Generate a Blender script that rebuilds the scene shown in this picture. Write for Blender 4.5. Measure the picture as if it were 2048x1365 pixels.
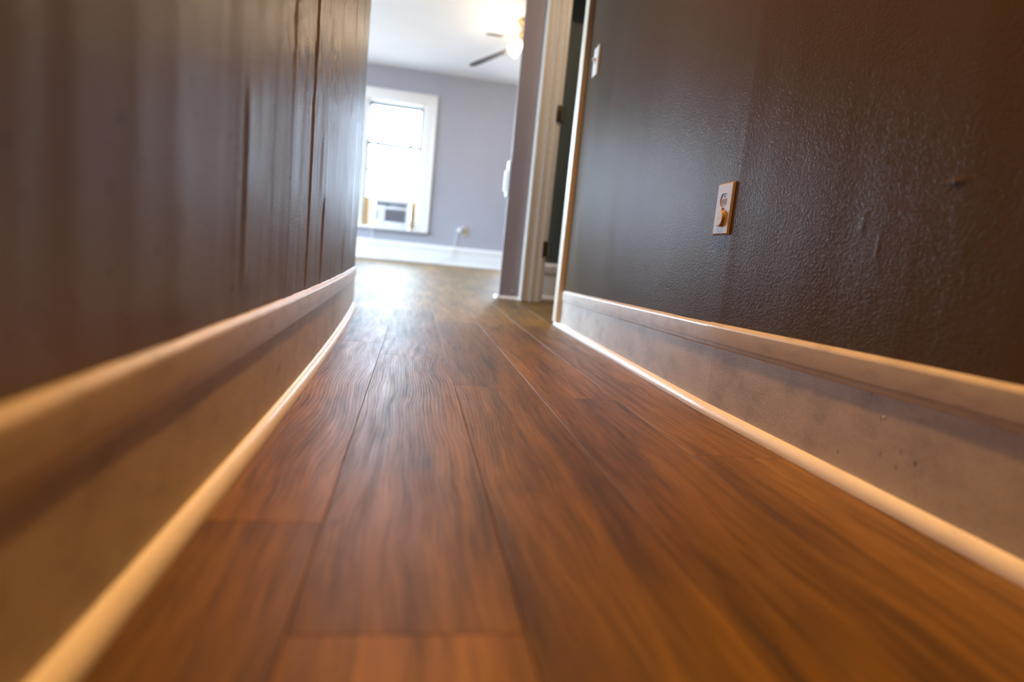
import bpy, bmesh, math, random
from mathutils import Vector, Matrix, noise

# ------------------------------------------------------------------ reset
for o in list(bpy.data.objects):
    bpy.data.objects.remove(o, do_unlink=True)
scene = bpy.context.scene
col = scene.collection
PI = math.pi

# ------------------------------------------------------------------ camera
EYE = 0.30
FPX = 1200.0                                   # focal length in pixels of the 2048 wide frame
cam_data = bpy.data.cameras.new('camera')
cam_data.sensor_width = 36.0
cam_data.sensor_fit = 'HORIZONTAL'
cam_data.lens = FPX / 2048.0 * 36.0
cam_data.clip_start = 0.02
cam_data.clip_end = 200
cam_data.dof.use_dof = True
cam_data.dof.focus_distance = 1.38
cam_data.dof.aperture_fstop = 1.7
cam = bpy.data.objects.new('camera', cam_data)
col.objects.link(cam)
cr = Vector((0.98255386, -0.1584387, 0.09739139))
cu = Vector((-0.07361995, 0.14954291, 0.98601066))
cf = Vector((0.17078644, 0.97597853, -0.13526971))
m = Matrix((cr, cu, -cf)).transposed().to_4x4()
m.translation = Vector((0, 0, EYE))
cam.matrix_world = m
scene.camera = cam

# ------------------------------------------------------------------ light set-up
scene.view_settings.view_transform = 'Standard'
scene.view_settings.look = 'None'
scene.view_settings.gamma = 1.0
scene.view_settings.use_curve_mapping = False
scene.view_settings.exposure = 0.0

SKY = 30.0                                     # overcast sky outside the windows
LAMP_HALL = 300.0                              # hall ceiling lamp, watts
FILL_PASSAGE = 70.0                            # added passage light that lifts the door casing, watts
LAMP_FAN = 9.0                                # each of the fan's bulbs, watts
WARM = (1.0, 0.47, 0.115)
w = bpy.data.worlds.new('overcast_sky')
scene.world = w
w.use_nodes = True
bg = w.node_tree.nodes['Background']
# overcast sky above the horizon, darker street and ground below it
_n = w.node_tree.nodes; _l = w.node_tree.links
_tc = _n.new('ShaderNodeTexCoord'); _sx = _n.new('ShaderNodeSeparateXYZ'); _rp = _n.new('ShaderNodeValToRGB')
_rp.color_ramp.elements[0].position = 0.47; _rp.color_ramp.elements[0].color = (0.20, 0.22, 0.24, 1)
_rp.color_ramp.elements[1].position = 0.52; _rp.color_ramp.elements[1].color = (0.60, 0.78, 1.0, 1)
_ma = _n.new('ShaderNodeMath'); _ma.operation = 'MULTIPLY_ADD'; _ma.inputs[1].default_value = 0.5; _ma.inputs[2].default_value = 0.5
_l.new(_tc.outputs['Generated'], _sx.inputs[0]); _l.new(_sx.outputs['Z'], _ma.inputs[0]); _l.new(_ma.outputs[0], _rp.inputs[0])
_l.new(_rp.outputs[0], bg.inputs['Color'])
bg.inputs['Strength'].default_value = SKY

def portal(loc, rot, sx, sy):
    l = bpy.data.lights.new('window_portal', 'AREA')
    l.shape = 'RECTANGLE'; l.size = sx; l.size_y = sy
    l.cycles.is_portal = True
    o = bpy.data.objects.new('window_portal', l)
    o.location = loc; o.rotation_euler = rot
    col.objects.link(o)

# ------------------------------------------------------------------ helpers
def tag(o, label=None, cat=None, group=None, kind=None):
    if label: o['label'] = label
    if cat: o['category'] = cat
    if group: o['group'] = group
    if kind: o['kind'] = kind
    return o

def empty(name, loc=(0, 0, 0), parent=None, rotz=0):
    o = bpy.data.objects.new(name, None)
    o.empty_display_size = 0.05
    o.location = loc; o.rotation_euler = (0, 0, rotz)
    col.objects.link(o)
    if parent: o.parent = parent
    return o

def obj(name, bm, mat, parent=None, smooth=False, loc=None, auto=None):
    bmesh.ops.recalc_face_normals(bm, faces=bm.faces)
    me = bpy.data.meshes.new(name)
    bm.to_mesh(me); bm.free()
    if smooth:
        for p in me.polygons: p.use_smooth = True
    if auto is not None:
        me.set_sharp_from_angle(angle=math.radians(auto))
    o = bpy.data.objects.new(name, me)
    if mat: me.materials.append(mat)
    col.objects.link(o)
    if parent: o.parent = parent
    if loc: o.location = loc
    return o

def box(bm, x0, x1, y0, y1, z0, z1, bev=0.0, seg=2):
    b2 = bmesh.new()
    bmesh.ops.create_cube(b2, size=1)
    bmesh.ops.scale(b2, vec=(x1 - x0, y1 - y0, z1 - z0), verts=b2.verts)
    bmesh.ops.translate(b2, vec=((x0 + x1) / 2, (y0 + y1) / 2, (z0 + z1) / 2), verts=b2.verts)
    if bev > 0:
        bmesh.ops.bevel(b2, geom=b2.edges[:], offset=bev, segments=seg, affect='EDGES', profile=0.5)
    merge(bm, b2)

def merge(bm, b2, mat=None):
    if mat is not None: bmesh.ops.transform(b2, matrix=mat, verts=b2.verts)
    t = bpy.data.meshes.new('tmp'); b2.to_mesh(t); b2.free()
    bm.from_mesh(t); bpy.data.meshes.remove(t)

def boxo(name, mat, b, parent=None, bev=0.0, loc=None, seg=2):
    bm = bmesh.new(); box(bm, *b, bev=bev, seg=seg)
    return obj(name, bm, mat, parent, loc=loc, smooth=bev > 0, auto=40 if bev > 0 else None)

def sweep(bm, frames, closed_profile=True, cap=True):
    """frames: list of lists of Vector, the profile placed at each station."""
    rows = [[bm.verts.new(p) for p in fr] for fr in frames]
    n = len(rows[0])
    for a, b in zip(rows[:-1], rows[1:]):
        for i in range(n if closed_profile else n - 1):
            j = (i + 1) % n
            bm.faces.new((a[i], a[j], b[j], b[i]))
    if cap and closed_profile:
        bm.faces.new(rows[0]); bm.faces.new(list(reversed(rows[-1])))

def lathe(bm, prof, n=32, mat=None):
    b2 = bmesh.new()
    rows = []
    for r, z in prof:
        if r < 1e-6: rows.append([b2.verts.new((0, 0, z))])
        else: rows.append([b2.verts.new((r * math.cos(2 * PI * i / n), r * math.sin(2 * PI * i / n), z)) for i in range(n)])
    for a, b in zip(rows[:-1], rows[1:]):
        for i in range(n):
            j = (i + 1) % n
            if len(a) == 1 and len(b) == 1: continue
            if len(a) == 1: b2.faces.new((a[0], b[i], b[j]))
            elif len(b) == 1: b2.faces.new((a[i], a[j], b[0]))
            else: b2.faces.new((a[i], a[j], b[j], b[i]))
    merge(bm, b2, mat)

def tube(bm, pts, r, n=8, cap=True):
    pts = [Vector(p) for p in pts]
    frames = []
    up = Vector((0.13, 0.31, 0.94)).normalized()
    for i, p in enumerate(pts):
        t = (pts[min(i + 1, len(pts) - 1)] - pts[max(i - 1, 0)]).normalized()
        a = t.cross(up).normalized(); b = a.cross(t).normalized()
        rr = r[i] if isinstance(r, (list, tuple)) else r
        frames.append([p + rr * (math.cos(2 * PI * k / n) * a + math.sin(2 * PI * k / n) * b) for k in range(n)])
    sweep(bm, frames, True, cap)

def spline(pts, k=10):
    pts = [Vector(p) for p in pts]
    P = [2 * pts[0] - pts[1]] + pts + [2 * pts[-1] - pts[-2]]
    out = []
    for i in range(1, len(P) - 2):
        p0, p1, p2, p3 = P[i - 1:i + 3]
        for s in range(k):
            t = s / k
            out.append(0.5 * ((2 * p1) + (p2 - p0) * t + (2 * p0 - 5 * p1 + 4 * p2 - p3) * t * t + (3 * p1 - p0 - 3 * p2 + p3) * t ** 3))
    out.append(pts[-1])
    return out

def sstep(a, b, x):
    t = min(1, max(0, (x - a) / (b - a)))
    return t * t * (3 - 2 * t)

# ------------------------------------------------------------------ materials
class NT:
    def __init__(s, name):
        s.m = bpy.data.materials.new(name); s.m.use_nodes = True
        s.t = s.m.node_tree; s.p = s.t.nodes['Principled BSDF']
    def n(s, kind, **kw):
        nd = s.t.nodes.new(kind)
        for k, v in kw.items():
            if k in nd.inputs: nd.inputs[k].default_value = v
            else: setattr(nd, k, v)
        return nd
    def l(s, a, b): s.t.links.new(a, b)
    def coord(s, kind='Object', scale=(1, 1, 1), loc=(0, 0, 0)):
        tc = s.n('ShaderNodeTexCoord'); mp = s.n('ShaderNodeMapping')
        mp.inputs['Scale'].default_value = scale; mp.inputs['Location'].default_value = loc
        s.l(tc.outputs[kind], mp.inputs['Vector']); return mp.outputs['Vector']
    def noise(s, vec, scale, detail=4, rough=0.55, dist=0.0):
        nd = s.n('ShaderNodeTexNoise'); nd.inputs['Scale'].default_value = scale
        nd.inputs['Detail'].default_value = detail; nd.inputs['Roughness'].default_value = rough
        nd.inputs['Distortion'].default_value = dist
        s.l(vec, nd.inputs['Vector']); return nd.outputs['Fac']
    def ramp(s, fac, stops, interp='LINEAR'):
        r = s.n('ShaderNodeValToRGB'); r.color_ramp.interpolation = interp
        e = r.color_ramp.elements
        while len(e) < len(stops): e.new(0.5)
        for k, (p, c) in zip(e, stops):
            k.position = p; k.color = (c, c, c, 1) if isinstance(c, (int, float)) else (*c, 1)
        s.l(fac, r.inputs['Fac']); return r.outputs['Color']
    def mix(s, a, b, fac, mode='MIX'):
        nd = s.n('ShaderNodeMix', data_type='RGBA', blend_type=mode)
        for v, i in ((fac, 0), (a, 6), (b, 7)):
            if isinstance(v, (int, float)): nd.inputs[i].default_value = v
            elif isinstance(v, tuple): nd.inputs[i].default_value = (*v, 1)
            else: s.l(v, nd.inputs[i])
        return nd.outputs[2]
    def specks(s, sc, scale, size, thr):
        v = s.n('ShaderNodeTexVoronoi', feature='F1'); v.inputs['Scale'].default_value = scale
        s.l(s.coord('Object', sc), v.inputs['Vector'])
        a = s.ramp(v.outputs['Distance'], [(size * 0.55, 1.0), (size, 0.0)])
        sep = s.n('ShaderNodeSeparateColor'); s.l(v.outputs['Color'], sep.inputs[0])
        b = s.ramp(sep.outputs[0], [(thr, 0.0), (thr + 0.02, 1.0)])
        return s.mix(a, b, 1.0, 'MULTIPLY')
    def bump(s, height, dist, strength=1.0, normal=None):
        b = s.n('ShaderNodeBump'); b.inputs['Strength'].default_value = strength
        b.inputs['Distance'].default_value = dist
        s.l(height, b.inputs['Height'])
        if normal: s.l(normal, b.inputs['Normal'])
        return b.outputs['Normal']

def simple(name, c, rough=0.5, metal=0.0, var=0.06, scale=12.0, bump=0.0, bscale=200.0, spec=0.5):
    t = NT(name)
    v = t.coord()
    f = t.noise(v, scale, 3)
    a = tuple(max(0, x * (1 - var)) for x in c); b = tuple(min(1, x * (1 + var)) for x in c)
    t.l(t.ramp(f, [(0.3, a), (0.7, b)]), t.p.inputs['Base Color'])
    t.p.inputs['Roughness'].default_value = rough
    t.p.inputs['Metallic'].default_value = metal
    t.p.inputs['Specular IOR Level'].default_value = spec
    if bump > 0:
        t.l(t.bump(t.noise(v, bscale, 2), bump), t.p.inputs['Normal'])
    return t.m

def wall_paint(name, c, rough=0.36, peel=0.0006, var=0.08, streak=0.0, specks=0.0, spec=0.5, sheen=0.0):
    """rolled semi-gloss wall paint: orange peel relief, faint roller streaks, scuffs"""
    t = NT(name)
    v = t.coord('Object')
    big = t.noise(v, 3.0, 4)
    a = tuple(x * (1 - var) for x in c); b = tuple(min(1, x * (1 + var)) for x in c)
    cc = t.ramp(big, [(0.3, a), (0.7, b)])
    if specks > 0:
        k = t.specks((1, 1.3, 0.6), 34.0, 0.11, 0.62)
        cc = t.mix(cc, tuple(x * 0.18 for x in c), t.mix((0, 0, 0), k, specks))
    t.l(cc, t.p.inputs['Base Color'])
    sv = t.coord('Object', (9, 9, 0.9))
    st = t.noise(sv, 4.0, 4, 0.6)
    t.l(t.ramp(st, [(0.3, rough * 0.8), (0.7, rough * 1.25)]), t.p.inputs['Roughness'])
    t.p.inputs['Specular IOR Level'].default_value = 0.0 if sheen > 0 else spec
    peeln = t.noise(v, 210.0, 3, 0.6)
    nrm = t.bump(peeln, peel)
    if streak > 0:
        nrm = t.bump(st, streak, normal=nrm)
    t.l(nrm, t.p.inputs['Normal'])
    if sheen > 0:                              # satin finish that stays weak at glancing angles
        g = t.n('ShaderNodeBsdfGlossy'); g.inputs['Roughness'].default_value = rough
        t.l(nrm, g.inputs['Normal'])
        mx = t.n('ShaderNodeMixShader'); mx.inputs[0].default_value = sheen
        t.l(t.p.outputs[0], mx.inputs[1]); t.l(g.outputs[0], mx.inputs[2])
        t.l(mx.outputs[0], t.t.nodes['Material Output'].inputs['Surface'])
    return t.m

def lower_paint(name, c):
    """lighter paint of the lower boards: dusty speckle, scuffs and roller patches"""
    t = NT(name)
    v = t.coord('Object')
    dust = t.noise(v, 260.0, 5, 0.75)
    pat = t.noise(t.coord('Object', (1, 2.0, 3.0)), 5.0, 5, 0.65)
    cc = t.ramp(pat, [(0.34, tuple(x * 0.80 for x in c)), (0.46, c), (0.62, tuple(min(1, x * 1.1) for x in c))])
    cc = t.mix(cc, t.ramp(dust, [(0.34, 0.45), (0.5, 1.0)]), 0.45, 'MULTIPLY')
    # square roller marks
    br = t.n('ShaderNodeTexBrick'); br.inputs['Scale'].default_value = 9.0
    br.inputs['Mortar Size'].default_value = 0.0; br.inputs['Color1'].default_value = (1, 1, 1, 1); br.inputs['Color2'].default_value = (.80, .80, .82, 1)
    br.offset = 0.37; br.inputs['Bias'].default_value = -0.45
    sw = t.n('ShaderNodeMapping'); tc = t.n('ShaderNodeTexCoord')
    sw.inputs['Rotation'].default_value = (0, PI / 2, PI / 2)
    t.l(tc.outputs['Object'], sw.inputs['Vector']); t.l(sw.outputs['Vector'], br.inputs['Vector'])
    cc = t.mix(cc, br.outputs['Color'], 0.7, 'MULTIPLY')
    k = t.specks((1, 1.5, 0.45), 48.0, 0.12, 0.70)
    cc = t.mix(cc, tuple(x * 0.16 for x in c), t.mix((0, 0, 0), k, 0.8))
    t.l(cc, t.p.inputs['Base Color'])
    t.p.inputs['Roughness'].default_value = 0.45
    n1 = t.bump(dust, 0.0006)
    t.l(n1, t.p.inputs['Normal'])
    return t.m

def trim_paint(name, c, rough=0.32, dirt=0.35):
    t = NT(name)
    v = t.coord('Object')
    a = t.noise(t.coord('Object', (1, 0.35, 1)), 40.0, 4, 0.6)
    cc = t.ramp(a, [(0.30, tuple(x * (1 - dirt * 0.5) for x in c)), (0.5, c), (0.8, tuple(min(1, x * 1.05) for x in c))])
    sp = t.noise(t.coord('Object', (1, 0.6, 1)), 90.0, 2, 0.5)
    cc = t.mix(cc, tuple(x * 0.35 for x in c), t.ramp(sp, [(0.74, 0.0), (0.77, dirt * 1.6)]))
    t.l(cc, t.p.inputs['Base Color'])
    t.p.inputs['Roughness'].default_value = rough
    t.l(t.bump(t.noise(v, 150.0, 3), 0.0003), t.p.inputs['Normal'])
    return t.m

def plank_wood(name):
    """embossed walnut-brown vinyl plank, grain along local Y; every plank gets its own shift"""
    t = NT(name)
    tc = t.n('ShaderNodeTexCoord'); oi = t.n('ShaderNodeObjectInfo')
    sh = t.n('ShaderNodeVectorMath', operation='SCALE'); sh.inputs['Scale'].default_value = 37.0
    cmb = t.n('ShaderNodeCombineXYZ')
    t.l(oi.outputs['Random'], cmb.inputs['X']); t.l(oi.outputs['Random'], cmb.inputs['Y'])
    t.l(cmb.outputs[0], sh.inputs[0])
    ad = t.n('ShaderNodeVectorMath', operation='ADD')
    t.l(tc.outputs['Object'], ad.inputs[0]); t.l(sh.outputs[0], ad.inputs[1])
    base = ad.outputs[0]
    def mp(sx, sy, sz=1):
        k = t.n('ShaderNodeMapping'); k.inputs['Scale'].default_value = (sx, sy, sz)
        t.l(base, k.inputs['Vector']); return k.outputs['Vector']
    # warp field so that the grain wanders and makes cathedral loops
    warp = t.n('ShaderNodeTexNoise'); warp.inputs['Scale'].default_value = 1.0; warp.inputs['Detail'].default_value = 2
    t.l(mp(7, 2.2), warp.inputs['Vector'])
    wadd = t.n('ShaderNodeVectorMath', operation='MULTIPLY_ADD')
    t.l(warp.outputs['Color'], wadd.inputs[0]); wadd.inputs[1].default_value = (0.055, 0.0, 0.0)
    t.l(base, wadd.inputs[2])
    def wmp(sx, sy):
        k = t.n('ShaderNodeMapping'); k.inputs['Scale'].default_value = (sx, sy, 1)
        t.l(wadd.outputs[0], k.inputs['Vector']); return k.outputs['Vector']
    broad = t.noise(wmp(14, 1.6), 1.0, 5, 0.62)
    streak = t.noise(wmp(70, 3.5), 1.0, 6, 0.68)
    fine = t.noise(wmp(420, 9), 1.0, 3, 0.6)
    wave = t.n('ShaderNodeTexWave', wave_type='BANDS', bands_direction='X', wave_profile='SIN')
    wave.inputs['Scale'].default_value = 44.0; wave.inputs['Distortion'].default_value = 3.0
    wave.inputs['Detail'].default_value = 3; wave.inputs['Detail Scale'].default_value = 0.6
    t.l(wmp(1, 0.10), wave.inputs['Vector'])
    dark = (0.050, 0.022, 0.005); mid = (0.166, 0.087, 0.018); lite = (0.275, 0.152, 0.036)
    c = t.ramp(broad, [(0.26, dark), (0.44, mid), (0.66, lite)])
    c = t.mix(c, t.ramp(streak, [(0.32, 0.36), (0.50, 1.0), (0.72, 1.32)]), 0.80, 'MULTIPLY')
    c = t.mix(c, t.ramp(fine, [(0.36, 0.40), (0.52, 1.08)]), 0.55, 'MULTIPLY')
    c = t.mix(c, t.ramp(wave.outputs['Fac'], [(0.0, 0.70), (0.35, 1.0)]), 0.35, 'MULTIPLY')
    # dark smudges like knots and mineral streaks
    kn = t.noise(wmp(16, 5.0), 1.0, 3, 0.55)
    c = t.mix(c, dark, t.ramp(kn, [(0.66, 0.0), (0.78, 0.85)]))
    tone = t.n('ShaderNodeMapRange'); tone.inputs['To Min'].default_value = 0.74; tone.inputs['To Max'].default_value = 1.16
    t.l(oi.outputs['Random'], tone.inputs['Value'])
    hs = t.n('ShaderNodeHueSaturation'); hs.inputs['Saturation'].default_value = 1.08; t.l(tone.outputs[0], hs.inputs['Value']); t.l(c, hs.inputs['Color'])
    t.l(hs.outputs['Color'], t.p.inputs['Base Color'])
    rg = t.ramp(streak, [(0.3, 0.50), (0.7, 0.39)])
    t.l(rg, t.p.inputs['Roughness'])
    t.p.inputs['Specular IOR Level'].default_value = 0.5
    h = t.mix(t.ramp(wave.outputs['Fac'], [(0.0, 0.0), (0.22, 1.0)]), fine, 0.35)
    n1 = t.bump(h, 0.00020, 1.0)
    n2 = t.bump(t.noise(mp(22, 4), 1.0, 2), 0.0014, 1.0, n1)
    t.l(n2, t.p.inputs['Normal'])
    return t.m

def glass_pane(name):
    m_ = bpy.data.materials.new(name); m_.use_nodes = True
    nt = m_.node_tree; nt.nodes.clear()
    o = nt.nodes.new('ShaderNodeOutputMaterial'); mx = nt.nodes.new('ShaderNodeMixShader')
    tr = nt.nodes.new('ShaderNodeBsdfTransparent'); gl = nt.nodes.new('ShaderNodeBsdfGlossy')
    gl.inputs['Roughness'].default_value = 0.02
    tr.inputs['Color'].default_value = (0.97, 0.99, 0.98, 1)
    mx.inputs[0].default_value = 0.06
    nt.links.new(tr.outputs[0], mx.inputs[1]); nt.links.new(gl.outputs[0], mx.inputs[2]); nt.links.new(mx.outputs[0], o.inputs[0])
    return m_

def glow(name, c, s):
    t = NT(name)
    t.p.inputs['Base Color'].default_value = (0.9, 0.88, 0.82, 1)
    t.p.inputs['Emission Color'].default_value = (*c, 1)
    t.p.inputs['Emission Strength'].default_value = s
    t.p.inputs['Roughness'].default_value = 0.25
    return t.m

M = dict(
    hall=wall_paint('grey_hall_paint', (0.097, 0.070, 0.045), 0.20, 0.0010, 0.05, 0.0004, sheen=0.034),
    hall_left=wall_paint('lumpy_taupe_hall_paint', (0.172, 0.131, 0.100), 0.25, 0.0010, 0.07, 0.0008, 0.75, sheen=0.16),
    room=wall_paint('blue_grey_room_paint', (0.36, 0.36, 0.40), 0.5, 0.0005, 0.03),
    mauve=wall_paint('mauve_grey_paint', (0.32, 0.265, 0.265), 0.5, 0.0005, 0.04),
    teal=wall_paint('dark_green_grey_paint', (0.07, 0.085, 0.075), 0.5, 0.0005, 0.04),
    ceil=wall_paint('white_ceiling_paint', (0.74, 0.74, 0.74), 0.8, 0.0005, 0.02),
    lower=lower_paint('scuffed_greige_board_paint', (0.54, 0.465, 0.375)),
    rail=trim_paint('worn_white_rail_paint', (0.64, 0.57, 0.48), 0.30, 0.45),
    shoe=trim_paint('glossy_white_moulding_paint', (0.88, 0.85, 0.79), 0.28, 0.18),
    white=trim_paint('white_trim_paint', (0.80, 0.79, 0.77), 0.35, 0.10),
    cream=trim_paint('cream_casing_paint', (0.82, 0.78, 0.70), 0.35, 0.12),
    corner=trim_paint('yellowed_casing_paint', (0.66, 0.56, 0.42), 0.35, 0.15),
    wood=plank_wood('brown_vinyl_plank'),
    sub=simple('grey_plywood_underlay', (0.10, 0.07, 0.05), 0.9),
    plate=simple('almond_plastic', (0.47, 0.36, 0.26), 0.42, var=0.03, spec=0.25),
    plate_white=simple('white_plastic', (0.80, 0.79, 0.77), 0.3, var=0.03),
    cap_face=simple('pale_cap_plastic', (0.58, 0.49, 0.39), 0.45, var=0.03, spec=0.25),
    cap_side=simple('lamp_tinted_cap_plastic', (0.50, 0.34, 0.17), 0.42, var=0.03, spec=0.25),  # orange of the warm lamp painted into the cap's side colour
    amber=simple('amber_receptacle_plastic', (0.30, 0.13, 0.03), 0.5, var=0.05, spec=0.2),
    slot=simple('dark_slot', (0.02, 0.016, 0.012), 0.6),
    steel=simple('painted_screw', (0.45, 0.42, 0.38), 0.35, 0.8),
    brass=simple('polished_brass', (0.62, 0.34, 0.10), 0.22, 1.0, var=0.1),
    hinge=simple('tarnished_hinge_bronze', (0.10, 0.075, 0.045), 0.45, 0.8, var=0.3, scale=60),
    blade=simple('dark_walnut_blade', (0.035, 0.027, 0.024), 0.4, var=0.25, scale=9),
    ac_white=simple('air_conditioner_white_plastic', (0.72, 0.73, 0.75), 0.4, var=0.03),
    ac_grey=simple('air_conditioner_grey_plastic', (0.10, 0.11, 0.13), 0.5, var=0.05),
    ac_mid=simple('air_conditioner_mid_grey_plastic', (0.35, 0.36, 0.40), 0.5, var=0.05),
    ply=simple('raw_pine_board', (0.72, 0.48, 0.20), 0.6, var=0.15, scale=30),
    cord=simple('white_vinyl_cord', (0.62, 0.60, 0.60), 0.4, var=0.04),
    pane=glass_pane('window_pane_glass'),
    dark_rail=simple('grey_aluminium_sash', (0.30, 0.33, 0.36), 0.4, 0.3),
    shade_glow=glow('lit_frosted_glass', (1.0, 0.86, 0.66), 30.0),
    dome_glow=glow('lit_amber_dome_glass', WARM, 5.0),
)

# ------------------------------------------------------------------ plan of the place (metres)
L_END, R_END = 2.86, 2.80                      # where the hall walls stop
DOOR_Y = 4.00                                  # wall facing down the hall, with the door opening
FAR_Y = 8.70
CEIL = 2.70
ROOM_L, ROOM_R = -3.40, 3.20
BACK_Y = -2.2
KINK = 1.23                                    # the right wall changes direction at a drywall seam

def zf(y):                                     # old floor: level in the hall, rising gently across the room
    return 0.0205 * (math.sqrt((y - 2.75) ** 2 + 0.09) + (y - 2.75)) / 2 if y > 1.5 else 0.0205 * (math.sqrt((1.5 - 2.75) ** 2 + 0.09) + (1.5 - 2.75)) / 2 * max(0, y / 1.5)

def xl_shoe(y): return -0.193 - 0.0115 * max(0.0, y - 0.7) ** 2
def xl(y): return xl_shoe(y) - 0.017           # plane of the left wall
def xr_shoe(y): return 0.655 + (0.030 * (KINK - y) if y < KINK else 0.0185 * (y - KINK))
def xr(y): return xr_shoe(y) + 0.017           # plane of the right wall
def zl_rail(y): return 0.197                   # top of the cap rail at the wall
def zr_rail(y): return 0.224 - 0.0165 * max(0.2, y)

def ys_range(a, b, step):
    n = max(1, int(round((b - a) / step)))
    return [a + (b - a) * i / n for i in range(n + 1)]

# ------------------------------------------------------------------ floor: underlay slab + single planks
fl = bmesh.new()
frames = []
for y in ys_range(BACK_Y, FAR_Y, 0.2):
    z = zf(y) - 0.006
    frames.append([Vector((ROOM_L, y, z)), Vector((ROOM_R, y, z)), Vector((ROOM_R, y, z - 0.12)), Vector((ROOM_L, y, z - 0.12))])
sweep(fl, frames)
floor = tag(obj('floor', fl, M['sub']), kind='structure', label='brown wood look plank floor running down the hall')

PW, PL = 0.1882, 1.262
SEAM0 = -0.0755
rnd = random.Random(7)
offs = {-1: 0.632, 0: 0.44, 1: 1.352, 2: 1.29, 3: 0.92, -2: 0.1}
def plank(x0, x1, y0, y1):
    g = 0.00035
    x0 += g; x1 -= g; y0 += g; y1 -= g
    cx, cy = (x0 + x1) / 2, (y0 + y1) / 2
    cz = zf(cy)
    bm = bmesh.new()
    k = 1 if y1 < 1.5 else 4
    b = 0.0005
    fr = []
    for i, y in enumerate(ys_range(y0, y1, (y1 - y0) / k)):
        z = zf(y) - cz
        end = i in (0, k)
        tz = z - (b if end else 0)
        pr = [(x0, z - 0.006), (x1, z - 0.006), (x1, z - b), (x1 - b, tz), (x0 + b, tz), (x0, z - b)]
        fr.append([Vector((px - cx, y - cy, pz)) for px, pz in pr])
    # tiny eased ends
    def lift(frm, y, z):
        pr = [(x0, z - 0.006), (x1, z - 0.006), (x1, z - b), (x1 - b, z), (x0 + b, z), (x0, z - b)]
        return [Vector((px - cx, y - cy, pz)) for px, pz in pr]
    fr.insert(1, lift(None, y0 + b, zf(y0 + b) - cz)); fr.insert(len(fr) - 1, lift(None, y1 - b, zf(y1 - b) - cz))
    sweep(bm, fr)
    return obj('plank', bm, M['wood'], floor, loc=(cx, cy, cz))

for ci in range(-13, 12):
    x0 = SEAM0 + ci * PW; x1 = x0 + PW
    o = offs.get(ci, rnd.uniform(0, PL))
    j = int(math.floor((BACK_Y - o) / PL))
    y = o + j * PL
    while y < FAR_Y:
        a, b = max(y, -0.9), min(y + PL, FAR_Y - 0.005)
        y += PL
        if b - a < 0.05: continue
        # keep to the hall, the passage on the right and the part of the room that can be seen
        if x0 < -0.30 and b < L_END + 0.02: continue
        if x1 > 0.72 and b < R_END + 0.02: continue
        if x0 < -0.30: a = max(a, L_END - 0.01)
        if x1 > 0.72: a = max(a, R_END - 0.01)
        if b - a < 0.05: continue
        if x0 < -1.6 or x1 > 1.9: continue
        plank(x0, x1, a, b)

# ------------------------------------------------------------------ left hall wall (lumpy old plaster) with boards, rail and shoe moulding
def ridge(y, y0, w, h, tail):                   # rises quickly, then fades away from the camera
    if y < y0 - w: return 0
    if y < y0: return h * sstep(y0 - w, y0, y)
    return h * math.exp(-(y - y0) / tail)
def left_relief(y, z):
    d = 0.0
    wob = 0.004 * noise.noise(Vector((z * 3.1, 0.3, 7.7)))
    k = sstep(0.20, 0.28, z)
    d += ridge(y, 0.795 + wob, 0.016, 0.0030, 0.06) * sstep(0.215, 0.25, z) * (1 - sstep(0.43, 0.52, z))
    d += ridge(y, 1.275 + wob * 0.6, 0.009, 0.0036, 0.09)
    d += ridge(y, 1.49 + wob, 0.009, 0.0030, 0.05) * (1 - sstep(0.36, 0.44, z))
    d += ridge(y, 1.07 + wob * 2, 0.02, 0.0022, 0.06)
    d += ridge(y, 1.44 + wob * 3, 0.03, 0.004, 0.07) * sstep(0.34, 0.42, z) * (1 - sstep(0.5, 0.6, z))
    d += ridge(y, 1.70 + wob * 2, 0.03, 0.0035, 0.09)
    d += ridge(y, 2.05 + wob * 2, 0.03, 0.004, 0.12)
    d += ridge(y, 2.42 + wob * 2, 0.03, 0.004, 0.13)
    d += ridge(y, 0.60 + wob * 2, 0.05, 0.0015, 0.08)
    d += 0.0035 * noise.noise(Vector((y * 7.0, z * 0.9, 1.2)))
    d += 0.0026 * noise.noise(Vector((y * 19.0, z * 1.6, 4.2)))
    d += 0.0008 * noise.noise(Vector((y * 47.0, z * 2.5, 8.2)))
    # rough blistered patch higher up
    a = sstep(0.46, 0.62, z) * sstep(0.85, 1.1, y)
    d += a * 0.0016 * noise.noise(Vector((y * 28, z * 26, 2.0)))
    d += a * 0.0010 * noise.noise(Vector((y * 70, z * 60, 9.0)))
    return d * (0.35 + 0.65 * sstep(0.195, 0.235, z))

def wall_sheet(name, ys, zs, fx, thick, mat, sign):
    """solid wall whose visible face is x = fx(y, z); back is flat"""
    bm = bmesh.new()
    g = [[bm.verts.new((fx(y, z), y, z)) for z in zs] for y in ys]
    for i in range(len(ys) - 1):
        for j in range(len(zs) - 1):
            bm.faces.new((g[i][j], g[i + 1][j], g[i + 1][j + 1], g[i][j + 1]))
    B = [[bm.verts.new((thick, y, z)) for z in (zs[0], zs[-1])] for y in (ys[0], ys[-1])]
    bm.faces.new((B[0][0], B[1][0], B[1][1], B[0][1]))
    bm.faces.new([g[0][j] for j in range(len(zs))] + [B[0][1], B[0][0]])
    bm.faces.new([g[-1][j] for j in range(len(zs))] + [B[1][1], B[1][0]])
    bm.faces.new([r[0] for r in g] + [B[1][0], B[0][0]])
    bm.faces.new([r[-1] for r in g] + [B[1][1], B[0][1]])
    return obj(name, bm, mat, smooth=True, auto=50)

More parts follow.
